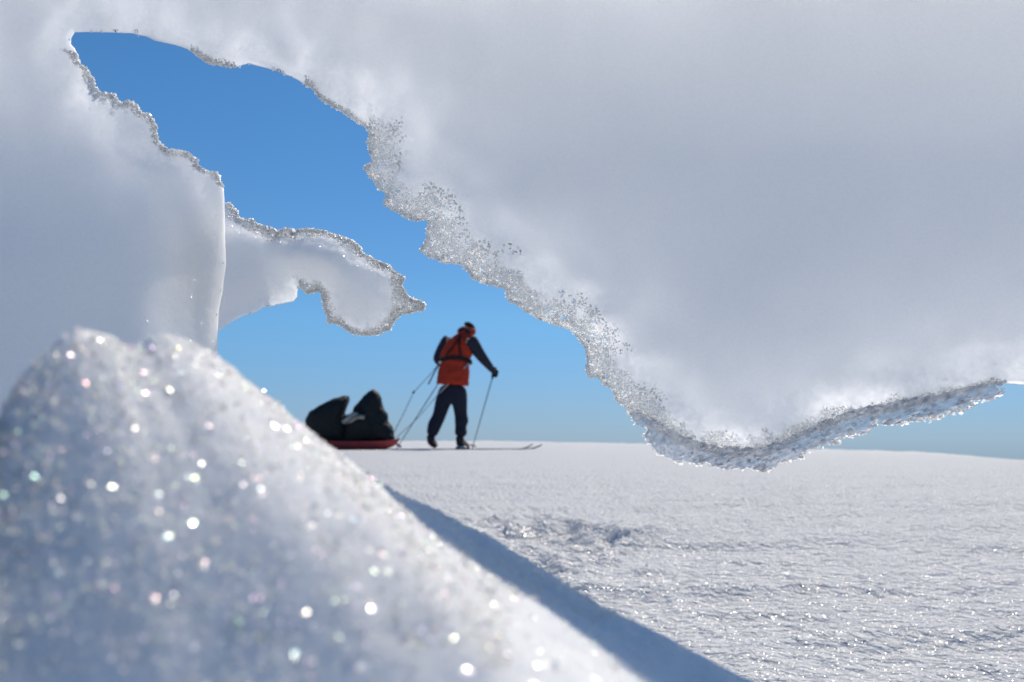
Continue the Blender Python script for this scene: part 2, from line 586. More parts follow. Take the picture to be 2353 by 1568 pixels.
def sheet(name, outline, depth, thick, mat, parent, disp, levels=((70, 5.0), (220, 12.0), (1e9, 32.0)), origin=(0, 0, 0), inset=None, rim=None):
    x0, y0 = outline.min(0); x1, y1 = outline.max(0)
    pts = []
    lo = 0.0
    for hi, s in levels:
        g = jgrid(x0, x1, y0, y1, s)
        # coarse reject by distance
        d = seg_dist(g, outline if s < 20 else outline[::3])
        g = g[(d > max(lo, s * 0.7)) & (d <= hi)]
        g = g[inside(g, outline)]
        pts.append(g); lo = hi
    P = np.vstack([outline] + pts)
    n = len(outline)
    vs = [Vector(p) for p in P.tolist()]
    vo, eo, fo, _, _, _ = delaunay_2d_cdt(vs, [(i, (i + 1) % n) for i in range(n)], [], 1, 1e-5)
    Q = np.array([(v.x, v.y) for v in vo])
    F = np.array([f for f in fo if len(f) == 3], int)
    d = seg_dist(Q, outline)
    d[d < 0.05] = 0
    if inset is not None:
        d = np.maximum(d - inset(Q[:, 0], Q[:, 1]), 0)
    D = depth(Q[:, 0], Q[:, 1])
    T = thick(Q[:, 0], Q[:, 1], d)
    mid = at(Q[:, 0], Q[:, 1], D)
    df, db = disp(mid, Q, d)
    if rim is not None:
        rw = rim(Q[:, 0], Q[:, 1])
        icy = np.exp(-(d / np.maximum(rw, 0.5)) ** 1.6) * np.clip(d / 2.0, 0, 1) * (rw > 5)
        df = df + icy * rng.normal(0, 0.00042, len(Q))
        db = db + icy * rng.normal(0, 0.00042, len(Q))
    front = at(Q[:, 0], Q[:, 1], D - T * 0.5 - df)
    # back is pushed straight along its own ray at a constant lateral position (no scaling about the lens)
    back = mid + np.array([0, 1, 0]) * (T * 0.5 + db)[:, None]
    front = mid - np.array([0, 1, 0]) * (T * 0.5 + df)[:, None]
    m = len(Q)
    free = d == 0
    bi = np.arange(m) + m
    bi[free] = np.arange(m)[free]
    # orientation
    tri = F
    a, b, c = Q[tri[:, 0]], Q[tri[:, 1]], Q[tri[:, 2]]
    cr = (b[:, 0] - a[:, 0]) * (c[:, 1] - a[:, 1]) - (b[:, 1] - a[:, 1]) * (c[:, 0] - a[:, 0])
    flip = cr > 0
    tri = np.where(flip[:, None], tri[:, ::-1], tri)   # counter-clockwise as seen by the camera
    V = np.vstack([front, back]) - np.array(origin)
    V[:m][free] = mid[free] - np.array(origin)
    FF = np.vstack([tri, bi[tri][:, ::-1]])
    # drop triangles that collapsed (all three on the rim on both sides are duplicates)
    allrim = free[tri].all(1)
    FF = np.vstack([tri[~allrim], bi[tri[~allrim]][:, ::-1]])
    used = np.unique(FF)
    remap = -np.ones(len(V), int); remap[used] = np.arange(len(used))
    o = mesh_obj(name, V[used], remap[FF], mat, parent)
    if rim is not None:
        # the icy rim is faceted like its crystals; the rest is smooth packed snow
        o.data.materials.append(M['rim'])
        t2 = tri[~allrim]
        fd = d[t2].mean(1); fw = rw[t2].mean(1)
        ic = (fd + rng.normal(0, 0.34, len(fd)) * fw < 0.85 * fw) & (fw > 5) & (fd < 1.25 * fw)
        ic = np.concatenate([ic, ic])
        if len(ic) == len(o.data.polygons):
            o.data.polygons.foreach_set('use_smooth', ~ic)
            o.data.polygons.foreach_set('material_index', ic.astype(np.int32))
        else:
            print('rim index mismatch', len(ic), len(o.data.polygons))
    return o


LEFT_EDGE = [(163, 88), (163, 102), (172, 112), (179, 127), (185, 144), (203, 159), (213, 179), (219, 202), (233, 211), (263, 216), (278, 237),
             (295, 231), (315, 239), (325, 257), (343, 262), (358, 282), (360, 309), (368, 328), (385, 339), (405, 344), (435, 353),
             (453, 367), (458, 382), (473, 394), (498, 397), (506, 411), (513, 424), (516, 459), (517, 531), (516, 603), (510, 670), (501, 719),
             (499, 760), (500, 830), (488, 1000)]
TOP_EDGE = [(172, 75), (200, 74), (250, 75), (300, 77), (335, 84), (355, 94), (400, 103), (430, 113), (455, 130), (480, 147), (510, 153), (540, 155),
            (570, 147), (600, 154), (640, 165), (680, 182), (715, 204), (735, 228), (769, 248), (795, 264), (822, 284), (838, 294),
            (848, 314), (843, 337), (850, 361), (856, 371), (846, 376), (832, 385), (842, 397), (855, 410), (868, 430), (888, 447),
            (880, 467), (891, 477), (915, 490), (931, 502), (951, 508), (975, 507), (986, 510), (980, 527), (981, 547), (975, 563),
            (965, 577), (975, 587), (995, 598), (1018, 605), (1041, 606), (1061, 610), (1071, 621), (1084, 636), (1104, 650),
            (1134, 658), (1162, 665), (1161, 683), (1177, 696), (1200, 709), (1224, 726), (1255, 738), (1287, 749), (1305, 756),
            (1323, 769), (1337, 785), (1348, 803), (1345, 815), (1350, 833), (1346, 855), (1356, 872), (1366, 866), (1391, 883),
            (1407, 896), (1412, 919), (1427, 928), (1446, 951)]
FRINGE = [(1446, 951), (1468, 973), (1486, 987), (1477, 1000), (1486, 1019), (1514, 1041), (1550, 1059), (1577, 1062), (1631, 1066), (1677, 1077),
          (1717, 1075), (1758, 1083), (1781, 1073), (1804, 1059), (1849, 1050), (1844, 1043), (1867, 1034), (1894, 1019), (1926, 1019),
          (1917, 1009), (1940, 1003), (1976, 998), (1998, 987), (2008, 971), (2048, 976), (2085, 973), (2116, 964), (2157, 957),
          (2207, 946), (2234, 935), (2234, 923), (2275, 921), (2302, 905), (2293, 896), (2284, 887)]
BODY_LOW = [(1462, 962), (1500, 985), (1545, 1012), (1600, 1034), (1670, 1048), (1750, 1050), (1800, 1030), (1880, 990), (1960, 962), (2060, 942),
            (2150, 925), (2230, 900)]
RIGHT_OUT = [(2284, 884), (2320, 883), (2353, 885), (2400, 878), (2500, 850), (2640, 770), (2780, 600), (2860, 300), (2860, 0), (2760, -220), (2400, -330)]
LEFT_OUT = [(1650, -330), (1450, -200), (600, -170), (-300, -200), (-600, -100), (-750, 300), (-800, 900), (-820, 1600), (-820, 2500), (380, 2500), (430, 2000), (470, 1400)]  # unseen top edge, shaped to let sun onto the mound and shade its right flank
arch_pts = TOP_EDGE + BODY_LOW + RIGHT_OUT + LEFT_OUT + LEFT_EDGE[::-1]


def arch_rough(x, y):
    r = np.full(len(x), 1.0)
    r[(x < 820) & (y < 320) & (y < 80 + x * 0.25)] = 0.15          # the smooth upper lip
    r[(x > 480) & (x < 530) & (y > 430) & (y < 1100)] = 0.12        # the smooth side of the left wall
    r[(x > 2310)] = 0.5
    return r


def arch_depth(x, y):
    x = np.asarray(x, float); y = np.asarray(y, float)
    d = 0
    for k_ in (-240, -160, -80, 0, 80, 160, 240):
        d = d + np.interp(x + k_, [-800, -300, 100, 500, 900, 1400, 1750, 2353, 2900], [0.24, 0.28, 0.32, 0.365, 0.42, 0.44, 0.43, 0.38, 0.33]) / 7
    # the side of the left wall bends back to where the tongue grows out of it
    d = d + 0.016 * smooth(330, 530, x) * smooth(620, 540, x) * smooth(330, 600, y)
    top = np.clip((350 - y) / 820, 0, 1)
    d = d * (1 - 0.25 * top ** 1.6)
    return d


def arch_thick(x, y, d):
    t = 0.0028 * np.sqrt(np.clip(d / 14, 0, 1)) + 0.011 * smooth(10, 420, d) + 0.006 * smooth(120, 620, d)
    wall = smooth(600, 420, x) * smooth(150, 800, y)
    t = t + wall * 0.006 * smooth(0, 200, d)
    side = smooth(620, 560, x) * smooth(330, 640, y)
    t = t + side * 0.008 * np.sqrt(np.clip(d / 10, 0, 1))
    return t


def arch_disp(mid, Q, d):
    edge = np.clip(d / 6, 0, 1)
    fine = 0.0006 * fbm(mid * 420, 2, 5) * edge * smooth(170, 30, d)
    med = 0.0006 * fbm(mid * 70, 3, 15) * edge * smooth(320, 60, d)
    big = 0.0014 * fbm(mid * 11, 3, 25) * smooth(40, 300, d)
    med2 = 0.0004 * fbm(mid * 60, 2, 55) * edge
    return fine + med + big + med2, 0.002 * fbm(mid * 60, 2, 35) * edge


def arch_w(x, y):
    w = np.interp(x, [830, 880, 1000, 1150, 1300, 1450, 1650, 2000, 2300], [26, 42, 60, 54, 56, 52, 34, 24, 10])
    w = np.where((x < 835) & (y < 75 + 0.28 * x), 3.5, w)
    w = np.where((x > 440) & (x < 540) & (y < 160), 9, w)
    w = np.where((x > 700) & (x < 850) & (y < 330), 9, w)
    w = np.where((x < 520) & (y > 60 + 0.42 * x), 13, w)
    w = np.where((x < 530) & (y > 430), 0.8, w)
    w = np.where((x > 2310), 0.6, w)
    return w


def tongue_w(x, y):
    return np.where((x < 690) & (y > 640), 2.0, np.where((x > 560) & (x < 660), 26, np.where(x > 900, 26, 14.0)))


def clumps(x, y):
    p = np.stack([x / 38, y / 38, 0 * x + 3.3], -1)
    return 0.85 + 0.45 * noise3(p, 77) + 0.2 * noise3(p * 2.3, 78)


arch_origin = np.array([-0.16, 0.32, 0.0])
arch = empty('snow_arch', arch_origin)
tag(arch, 'hollowed out pale snow arch with glittering icy rim framing the blue sky', 'snow arch')
outl = densify(arch_pts, 3.0, 2.6, 3, arch_rough)
body = sheet('overhang', outl, arch_depth, arch_thick, M['arch'], arch, arch_disp, origin=arch_origin,
             levels=((52, 2.7), (110, 5.0), (260, 12.0), (1e9, 32.0)), rim=lambda x, y: arch_w(x, y) * clumps(x, y) * 1.3)

TONGUE = [(516, 467), (530, 467), (543, 482), (549, 502), (559, 504), (574, 506), (578, 502), (588, 514), (608, 520), (631, 527), (638, 533), (650, 525),
          (672, 527), (675, 537), (686, 527), (707, 526), (736, 528), (759, 535), (790, 546), (814, 556), (828, 567), (834, 580),
          (857, 595), (880, 605), (893, 609), (903, 621), (920, 632), (931, 640), (924, 650), (925, 661), (935, 676), (950, 690),
          (967, 690), (978, 699), (973, 713), (950, 718), (926, 722), (909, 734), (897, 757), (877, 767), (843, 773), (817, 770),
          (805, 763), (788, 752), (767, 742), (756, 744), (750, 722), (743, 708), (741, 679), (734, 669), (718, 673), (706, 676),
          (695, 664), (683, 661), (683, 682), (675, 693), (655, 697), (629, 703), (605, 706), (591, 716), (571, 722), (545, 732),
          (524, 745), (501, 762), (420, 800), (340, 700), (340, 540), (430, 460)]


def t_depth(x, y):
    return np.interp(x, [330, 480, 620, 980], [0.36, 0.395, 0.43, 0.425]) + 0 * y


def t_thick(x, y, d):
    return 0.0028 * np.sqrt(np.clip(d / 12, 0, 1)) + 0.012 * smooth(12, 80, d) + 0.01 * smooth(520, 400, x)


def t_disp(mid, Q, d):
    edge = np.clip(d / 6, 0, 1)
    f = 0.0007 * fbm(mid * 420, 2, 5) * edge * smooth(60, 15, d) + 0.0013 * fbm(mid * 60, 3, 17) * edge
    # a rounded swelling along the upper half, hollow below
    f = f + 0.006 * np.exp(-((Q[:, 1] - (560 + 0.22 * (Q[:, 0] - 600))) / 45) ** 2) * edge * smooth(0, 40, d)
    return f, 0.001 * fbm(mid * 60, 2, 36) * edge


def t_rough(x, y):
    r = np.full(len(x), 0.8)
    r[(x < 683) & (y > 640)] = 0.3
    r[x < 520] = 0
    return r


tout = densify(TONGUE, 2.6, 2.2, 8, t_rough)
tongue = sheet('curled_tongue', tout, t_depth, t_thick, M['arch'], arch, t_disp, levels=((40, 2.5), (1e9, 7.0)), origin=arch_origin, rim=lambda x, y: tongue_w(x, y) * clumps(x, y) * 1.3)
tag(tongue, 'snow tongue curling out from the left wall')

# clear icy fringe under the hanging tip
back_line = [(2320, 874), (2250, 884), (2150, 908), (2060, 922), (1960, 943), (1880, 972), (1800, 1010), (1740, 1030), (1660, 1028), (1590, 1008), (1540, 988), (1475, 950)]
fout = densify(FRINGE + back_line, 3.0, 3.4, 13)


def f_thick(x, y, d):
    return 0.0022 * np.sqrt(np.clip(d / 12, 0, 1))


def f_disp(mid, Q, d):
    e = np.clip(d / 5, 0, 1)
    st = np.stack([(Q[:, 0] + Q[:, 1] * 1.2) / 26, (Q[:, 1] + 0.35 * Q[:, 0]) / 8, 0 * Q[:, 0]], -1)
    st = np.where(Q[:, :1] > 1600, st, mid * 300)
    a = 0.0021 * fbm(st * 1.3, 3, 61) * e
    b = 0.0017 * fbm(st * 1.3 + 40, 3, 66) * e
    return a, b


fringe = sheet('ice_fringe', fout, lambda x, y: arch_depth(x, y) - 0.004, f_thick, M['fringe'], arch, f_disp, levels=((1e9, 3.6),), origin=arch_origin)
tag(fringe, 'clear glassy ice along the lower edge of the hanging tip')


# grains of ice on the rims
def rim_points(outline, wfun, n, bbox, depth, thick, behind=False):
    x0, y0, x1, y1 = bbox
    P = rng.uniform((x0, y0), (x1, y1), (n, 2))
    keep = inside(P, outline[::2]) | (rng.random(n) < 0.0)
    P = P[keep]
    d = seg_dist(P, outline[::2])
    w = wfun(P[:, 0], P[:, 1])
    pr = np.exp(-(d / np.maximum(w * clumps(P[:, 0], P[:, 1]), 0.5)) ** 2.2)
    k = rng.random(len(P)) < pr
    P, d, w = P[k], d[k], w[k]
    # P: picture-plane outline units, only used to find the spot on the sheet
    D = depth(P[:, 0], P[:, 1]); T = thick(P[:, 0], P[:, 1], d)
    mid = at(P[:, 0], P[:, 1], D)
    side = rng.random(len(P))
    hollow = d < 0.08 * w * clumps(P[:, 0], P[:, 1])
    off = np.where(hollow, rng.uniform(-0.5, 0.5, len(P)) * 0.0022, np.where(side < 0.6, T * 0.5 + rng.uniform(-0.0002, 0.0006, len(P)), -T * 0.5))
    if behind:
        kk = ((d < 7) | (rng.random(len(P)) < 0.10)) & (w > 5)
        P, d, D, T = P[kk], d[kk], D[kk], T[kk]
        off = rng.uniform(-0.5, 0.5, len(P)) * np.maximum(T, 0.001) - 0.0002
        return at(P[:, 0], P[:, 1], D), off, P, d, D
    kk = (hollow & (rng.random(len(P)) < 0.12)) | (rng.random(len(P)) < 0.05)
    mid, off, P, d, D = mid[kk], off[kk], P[kk], d[kk], D[kk]
    return mid, off, P, d, D


mid, off, P, d, D = rim_points(outl, arch_w, 620000, (140, 55, 2353, 1100), arch_depth, arch_thick)
df, _ = arch_disp(mid, P, d)
pos = mid - np.array([0, 1, 0]) * (off + df * (off > 0))[:, None]
sz = np.exp(rng.normal(0, 0.35, len(pos))) * 0.00078 * (0.75 + 0.6 * np.exp(-d / 18)) * np.interp(D, [0.28, 0.44], [1.0, 1.05])
g1 = crystals('ice_grains', pos - arch_origin, np.clip(sz, 0.0003, 0.0019), M['grain'], arch)
print('arch grains', len(pos))

mid, off, P, d, D = rim_points(tout, tongue_w,
                               200000, (516, 460, 985, 780), t_depth, t_thick)
df, _ = t_disp(mid, P, d)
pos = mid - np.array([0, 1, 0]) * (off + df * (off > 0))[:, None]
sz = np.exp(rng.normal(0, 0.35, len(pos))) * 0.00066
g2 = crystals('ice_grains', pos - arch_origin, np.clip(sz, 0.0003, 0.0016), M['grain'], arch)
print('tongue grains', len(pos))

mid, off, P, d, D = rim_points(fout, lambda x, y: np.full(len(x), 90.0), 60000, (1440, 860, 2330, 1090), arch_depth, f_thick)
slant = P[:, 0] > 1560
pos = mid - np.array([0, 1, 0]) * (off * 0.9 + 0.004)[:, None]
sz = np.exp(rng.normal(0, 0.35, len(pos))) * 0.00085
stv = np.where(slant, rng.uniform(1.2, 3.2, len(pos)), 1.0)
milky = rng.random(len(pos)) < 0.45
pos[milky, 1] += 0.001
for sel_, mt_ in ((milky, M['flake']), (~milky, M['fringe'])):
    crystals('ice_grains', pos[sel_] - arch_origin, np.clip(sz[sel_] * (1.4 if mt_ is M['flake'] else 1), 0.0003, 0.002), mt_, arch,
             stretch=stv[sel_], direction=(0.86, 0, 0.3), closed=mt_ is not M['flake'])
print('fringe grains', len(pos))

# beads of ice along the very edge of the clear fringe
eb = fout[rng.integers(0, int(len(fout) * 0.52), 420)] + rng.normal(0, 2.5, (420, 2))
ebp = at(eb[:, 0], eb[:, 1], arch_depth(eb[:, 0], eb[:, 1]) + rng.uniform(-0.001, 0.0015, 420))
crystals('ice_beads', ebp - arch_origin, np.exp(rng.normal(0, 0.4, 420)) * 0.0013, M['flake'], arch, closed=False)

# single thin flakes frozen to the far side of the rims, bright with the sun behind them
for (ol_, wf_, n_, bb_, df_, tf_) in ((outl, arch_w, 550000, (140, 55, 2353, 1100), arch_depth, arch_thick),
                                      (tout, tongue_w, 110000, (516, 460, 985, 780), t_depth, t_thick)):
    mid, off, P, d, D = rim_points(ol_, wf_, n_, bb_, df_, tf_, behind=True)
    pos = mid - np.array([0, 1, 0]) * off[:, None]
    sz = np.exp(rng.normal(0, 0.35, len(pos))) * 0.0009
    crystals('ice_flakes', pos - arch_origin, np.clip(sz, 0.0005, 0.0024), M['flake'], arch, closed=False)
    print('flakes', len(pos))

# ------------------------------------------------------------------ the near mound
RIDGE = np.array([(-700, 1300, .085), (-350, 1110, .092), (-120, 1010, .098), (0, 960, .102), (45, 868, .106), (85, 832, .108), (115, 800, .11), (150, 772, .112), (175, 757, .113), (215, 764, .114),
                  (250, 772, .115), (275, 792, .117), (300, 798, .118), (325, 797, .12), (345, 775, .122), (370, 766, .124), (400, 770, .127), (440, 785, .132), (470, 800, .136), (505, 820, .14),
                  (620, 916, .155), (705, 997, .17), (790, 1062, .183), (930, 1141, .195), (1100, 1234, .208), (1250, 1328, .218),
                  (1400, 1434, .226), (1560, 1526, .234), (1650, 1586, .24), (1900, 1720, .26), (2300, 1950, .30)], float)
ss = np.concatenate([[0], np.cumsum(np.hypot(np.diff(RIDGE[:, 0]), np.diff(RIDGE[:, 1])))])
nS, nT = 760, 420
s = np.linspace(0, ss[-1], nS)
rx, ry, rd_ = (np.interp(s, ss, RIDGE[:, i]) for i in range(3))
rd_ = rd_ * 1.06
rp = at(rx, ry, rd_)
# the front foot of the mound passes below the lens; the back foot runs down to the ground
back = rp + np.array([0.0, 0.07, 0]) ; back[:, 2] = -0.012
fx = np.interp(s, [0, ss[-1]], [-0.16, 0.50])
frow = at(np.interp(s, ss, np.linspace(-500, 2300, len(ss))), np.full(nS, 1720.0), np.interp(s, [0, ss[-1] * .45, ss[-1] * .75, ss[-1]], [0.070, 0.088, 0.155, 0.205]))
# blend so that the toe stays under the ridge for the low right end
tt = np.concatenate([-np.linspace(1, 0, 90, endpoint=False) ** 1.2, np.linspace(0, 1, nT - 150, endpoint=False) , 1 + np.linspace(0, 1, 60)])
Vm = np.zeros((nS, len(tt), 3))
toe = frow.copy(); toe[:, 1] -= 0.10; toe[:, 2] = -0.012; toe[:, 0] *= 1.15
for j, t in enumerate(tt):
    if t < 0:
        u = -t
        c = rp * (1 - u) + back * u
        c[:, 2] = rp[:, 2] + (back[:, 2] - rp[:, 2]) * (u ** 0.8)
    elif t <= 1:
        c = rp * (1 - t) + frow * t
        # convex swell under the crest
        c[:, 2] += 0.05 * t * (1 - t) * np.interp(s, [0, ss[-1] * .6, ss[-1]], [0.12, 0.12, 0.3])
    else:
        u = t - 1
        c = frow * (1 - u) + toe * u
        c[:, 2] = frow[:, 2] + (toe[:, 2] - frow[:, 2]) * u ** 1.6
    Vm[:, j] = c
flatV = Vm.reshape(-1, 3)
tj = np.tile(tt, nS)
nfade = np.clip(np.abs(tj) / 0.06, 0.25, 1) * np.clip((2 - tj) * 4, 0, 1) * np.clip((tj + 1) * 5, 0, 1)
h = 0.0013 * fbm(flatV * 45, 3, 81) + 0.0004 * fbm(flatV * 260, 3, 83)
near = smooth(0.09, 0.2, flatV[:, 1])
flatV[:, 2] += h * nfade * (0.6 + 0.4 * near)
mI = np.arange(nS * len(tt)).reshape(nS, len(tt))
Fm = np.stack([mI[:-1, :-1], mI[1:, :-1], mI[1:, 1:], mI[:-1, 1:]], -1).reshape(-1, 4)[:, ::-1]
m_origin = np.array([0.0, 0.13, 0.0])
mound = mesh_obj('snow_mound', flatV - m_origin, Fm, M['mound'])
mound.location = m_origin
tag(mound, 'sparkling grainy snow mound right in front of the lens, out of focus', 'snow mound')
# crystals all over it
Vm = flatV.reshape(nS, len(tt), 3)
n_g = 80000
si = rng.random(n_g) ** 1.0 * (nS - 2); ti = 60 + rng.random(n_g) ** 0.85 * (len(tt) - 150)
i0, j0 = si.astype(int), ti.astype(int)
fs, ft = (si - i0)[:, None], (ti - j0)[:, None]
pp = (Vm[i0, j0] * (1 - fs) + Vm[i0 + 1, j0] * fs) * (1 - ft) + (Vm[i0, j0 + 1] * (1 - fs) + Vm[i0 + 1, j0 + 1] * fs) * ft
okk = (pp[:, 1] > 0.03) & (pp[:, 2] > 0.0)
# the low right flank is wind-packed and almost bare of loose grains
flank = (pp[:, 0] > 0.4 * (pp[:, 1] - 0.13)) & (pp[:, 0] > 0.0)
okk &= ~(flank & (rng.random(len(pp)) < 0.85))
pp = pp[okk]
pp[:, 2] += rng.uniform(-0.0001, 0.00025, len(pp))
sz = np.exp(rng.normal(0, 0.5, len(pp))) * 0.00037
crystals('ice_grains', pp - m_origin, np.clip(sz, 0.0002, 0.0014), M['mound_grain'], mound, closed=False)
print('mound grains', len(pp))

# broken crust bits round the hollow
n_b = 260
bx = rng.normal(0.27, 0.075, n_b); by = rng.normal(1.9, 0.22, n_b)
bx2 = rng.normal(0.06, 0.09, n_b // 2); by2 = rng.normal(1.45, 0.12, n_b // 2)
bx = np.concatenate([bx, bx2]); by = np.concatenate([by, by2])
bp = np.stack([bx, by, ground_z(bx, by) + 0.001], -1)
o = crystals('crust_fragments', bp, np.exp(rng.normal(0, 0.5, len(bp))) * 0.0042, M['flake'], None, closed=False)
tag(o, 'broken icy crust scattered round the trodden hollow', kind='stuff')

# sparse bright crystals lying on the near snowfield
n_s = 5000
rr = np.exp(rng.uniform(math.log(0.55), math.log(4.5), n_s)); aa = rng.uniform(-0.1, 0.62, n_s)
sx, sy = rr * np.sin(aa), rr * np.cos(aa)
sp = np.stack([sx, sy, ground_z(sx, sy) + 0.0004], -1)
o = crystals('loose_ice_crystals', sp, np.exp(rng.normal(0, 0.4, n_s)) * 0.0006 * np.clip(rr / 1.2, 0.7, 2), M['mound_grain'], None)
tag(o, 'loose ice crystals glinting on the snowfield', kind='stuff')

# ------------------------------------------------------------------ skier and sled, about 13 m away
Y0 = 13.3
K = 0.001454
X0 = float(at(1034, 1033, Y0)[0])
Z0 = float(ground_z(np.array([X0]), np.array([Y0]))[0])


def P_(zx, zy, dy=0.0):
    """skier's own frame, metres: read off in enlarged-picture units"""
    return Vector(((zx - 1440) * K, dy, (1335 - zy) * K))


person = empty('person', (X0, Y0, Z0))
tag(person, 'skier seen from behind in orange jacket leaning forward with black harness', 'person')


def skin_obj(name, chains, mat, parent, sub=2, root=0):
    """chains: list of lists of (Vector, radius[, radius2]); equal points are merged"""
    me = bpy.data.meshes.new(name)
    verts, rads, edges, key = [], [], [], {}
    for ch in chains:
        prev = None
        for it in ch:
            p, r = it[0], it[1:]
            k = tuple(round(c, 4) for c in p)
            if k not in key:
                key[k] = len(verts); verts.append(p); rads.append(r if len(r) == 2 else (r[0], r[0]))
            i = key[k]
            if prev is not None and prev != i: edges.append((prev, i))
            prev = i
    me.from_pydata([tuple(v) for v in verts], edges, [])
    o = bpy.data.objects.new(name, me)
    col.objects.link(o)
    o.parent = parent
    me.materials.append(mat)
    md = o.modifiers.new('skin', 'SKIN')
    md.use_smooth_shade = True
    for i, sv in enumerate(me.skin_vertices[0].data):
        sv.radius = rads[i]
        sv.use_root = (i == root)
    sb = o.modifiers.new('sub', 'SUBSURF')
    sb.levels = sub; sb.render_levels = sub
    return o


def tube(name, pts, r, mat, parent, n=8, r1=None, caps=True):
    pts = [Vector(p) for p in pts]
    r1 = r if r1 is None else r1
    V, F = [], []
    m = len(pts)
    for i, p in enumerate(pts):
        d = (pts[min(i + 1, m - 1)] - pts[max(i - 1, 0)]).normalized()
        u = d.orthogonal().normalized() if i == 0 else (u - d * u.dot(d)).normalized()
        w = d.cross(u)
        rr_ = r + (r1 - r) * i / (m - 1)
        for k in range(n):
            a = 2 * math.pi * k / n
            V.append(tuple(p + (u * math.cos(a) + w * math.sin(a)) * rr_))
    for i in range(m - 1):
        for k in range(n):
            F.append((i * n + k, i * n + (k + 1) % n, (i + 1) * n + (k + 1) % n, (i + 1) * n + k))
    F.append(tuple(range(n))[::-1]); F.append(tuple(range((m - 1) * n, m * n)))
    return mesh_obj(name, V, F, mat, parent)


# facing: away and to the right
FA = R(36)
fwd = Vector((math.sin(FA), math.cos(FA), 0)); rgt = Vector((math.cos(FA), -math.sin(FA), 0))
hipC = P_(1455, 790, 0.0)
lsh = P_(1395, 320, 0.20); rsh = P_(1640, 335, 0.0)
lel = P_(1300, 500, 0.26); lha = P_(1385, 560, 0.42)
rel = P_(1745, 505, 0.05); rha = P_(1840, 615, 0.22)
neck = P_(1545, 290, 0.16); headc = P_(1618, 218, 0.26)
lhip = P_(1395, 800, 0.06); rhip = P_(1525, 800, -0.04)
lkn = P_(1335, 1040, 0.02); rkn = P_(1535, 1040, 0.02)
lan = P_(1268, 1225, 0.0); ran = P_(1532, 1235, -0.02)
ltoe = P_(1318, 1312, 0.03); rtoe = P_(1615, 1316, 0.04)
chest = P_(1530, 400, 0.11); waist = P_(1480, 560, 0.05)


def hand(chain_end, d, down, r=0.011):
    """glove fingers wrapped round a grip"""
    ch = []
    side = d.cross(down).normalized()
    for k in range(4):
        b = chain_end + down * 0.0 + side * 0.0 + down * (k - 1.5) * 0.021
        L = (0.9, 1.0, 0.95, 0.75)[k]
        ch.append([(b + side * 0.018 + d * 0.02, r), (b + side * 0.03 + d * 0.055 * L, r), (b - side * 0.002 + d * 0.075 * L, r * 0.95), (b - side * 0.03 + d * 0.05 * L, r * 0.85)])
    b = chain_end - down * 0.03
    ch.append([(b - side * 0.01, r * 1.1), (b - side * 0.03 + d * 0.025 - down * 0.012, r), (b - side * 0.03 + d * 0.055, r * 0.9)])
    return ch


bodyo = skin_obj('body', [
    [(hipC, .07, .06), (waist, .12, .09), (chest, .15, .11), (neck, .06), (headc - Vector((.03, .02, .05)), .065), (headc, .085, .09), (headc + Vector((.02, .02, .07)), .06)],
    [(chest, .15, .11), (lsh, .06), (lel, .042), (lha, .032)],
    [(chest, .15, .11), (rsh, .06), (rel, .042), (rha, .032)],
    [(hipC, .07, .06), (lhip, .07), (lkn, .058), (lan, .04), (ltoe, .03)],
    [(hipC, .07, .06), (rhip, .07), (rkn, .058), (ran, .04), (rtoe, .03)],
    [(headc, .085, .09), (headc + fwd * .095 - Vector((0, 0, .01)), .016)],
], M['skin'], person)
for (nm, el, ha) in (('glove', lel, lha), ('glove', rel, rha)):
    d = (ha - el).normalized()
    g = skin_obj(nm, [[(ha - d * .09, .047), (ha - d * .03, .04), (ha + d * .02, .043, .032), (ha + d * .05, .03, .028)]], M['dark'], person)
    dn = Vector((-0.25, 0, -1)).normalized()
    for c_ in hand(ha, d, dn, 0.0125):
        skin_obj('finger', [c_], M['dark'], g, sub=1)

# jacket as rings up the spine
rings = [  # z-read, left x, right x, depth centre, front-back radius
    (742, 1318, 1612, 0.00, .150), (720, 1316, 1614, 0.00, .155), (640, 1328, 1618, 0.01, .150), (560, 1335, 1620, 0.04, .145),
    (505, 1330, 1630, 0.05, .148), (440, 1345, 1650, 0.07, .155), (380, 1372, 1668, 0.10, .160), (330, 1405, 1662, 0.12, .150),
    (295, 1440, 1640, 0.14, .125), (268, 1478, 1620, 0.16, .100), (248, 1505, 1610, 0.18, .085)]
rz_ = np.array([(1335 - q[0]) * K for q in rings])[::1]
rxc = np.array([((q[1] + q[2]) / 2 - 1440) * K for q in rings])
rhw = np.array([(q[2] - q[1]) / 2 * K for q in rings])
ryc = np.array([q[3] for q in rings]); rfb = np.array([q[4] for q in rings])


def torso(th, z, off=0.0):
    """th=0 faces straight out of the back towards the lens"""
    xc, hw, yc, fb = (np.interp(z, rz_, a) for a in (rxc, rhw, ryc, rfb))
    return Vector((xc + (hw + off) * math.sin(th), yc - (fb + off) * math.cos(th), z))


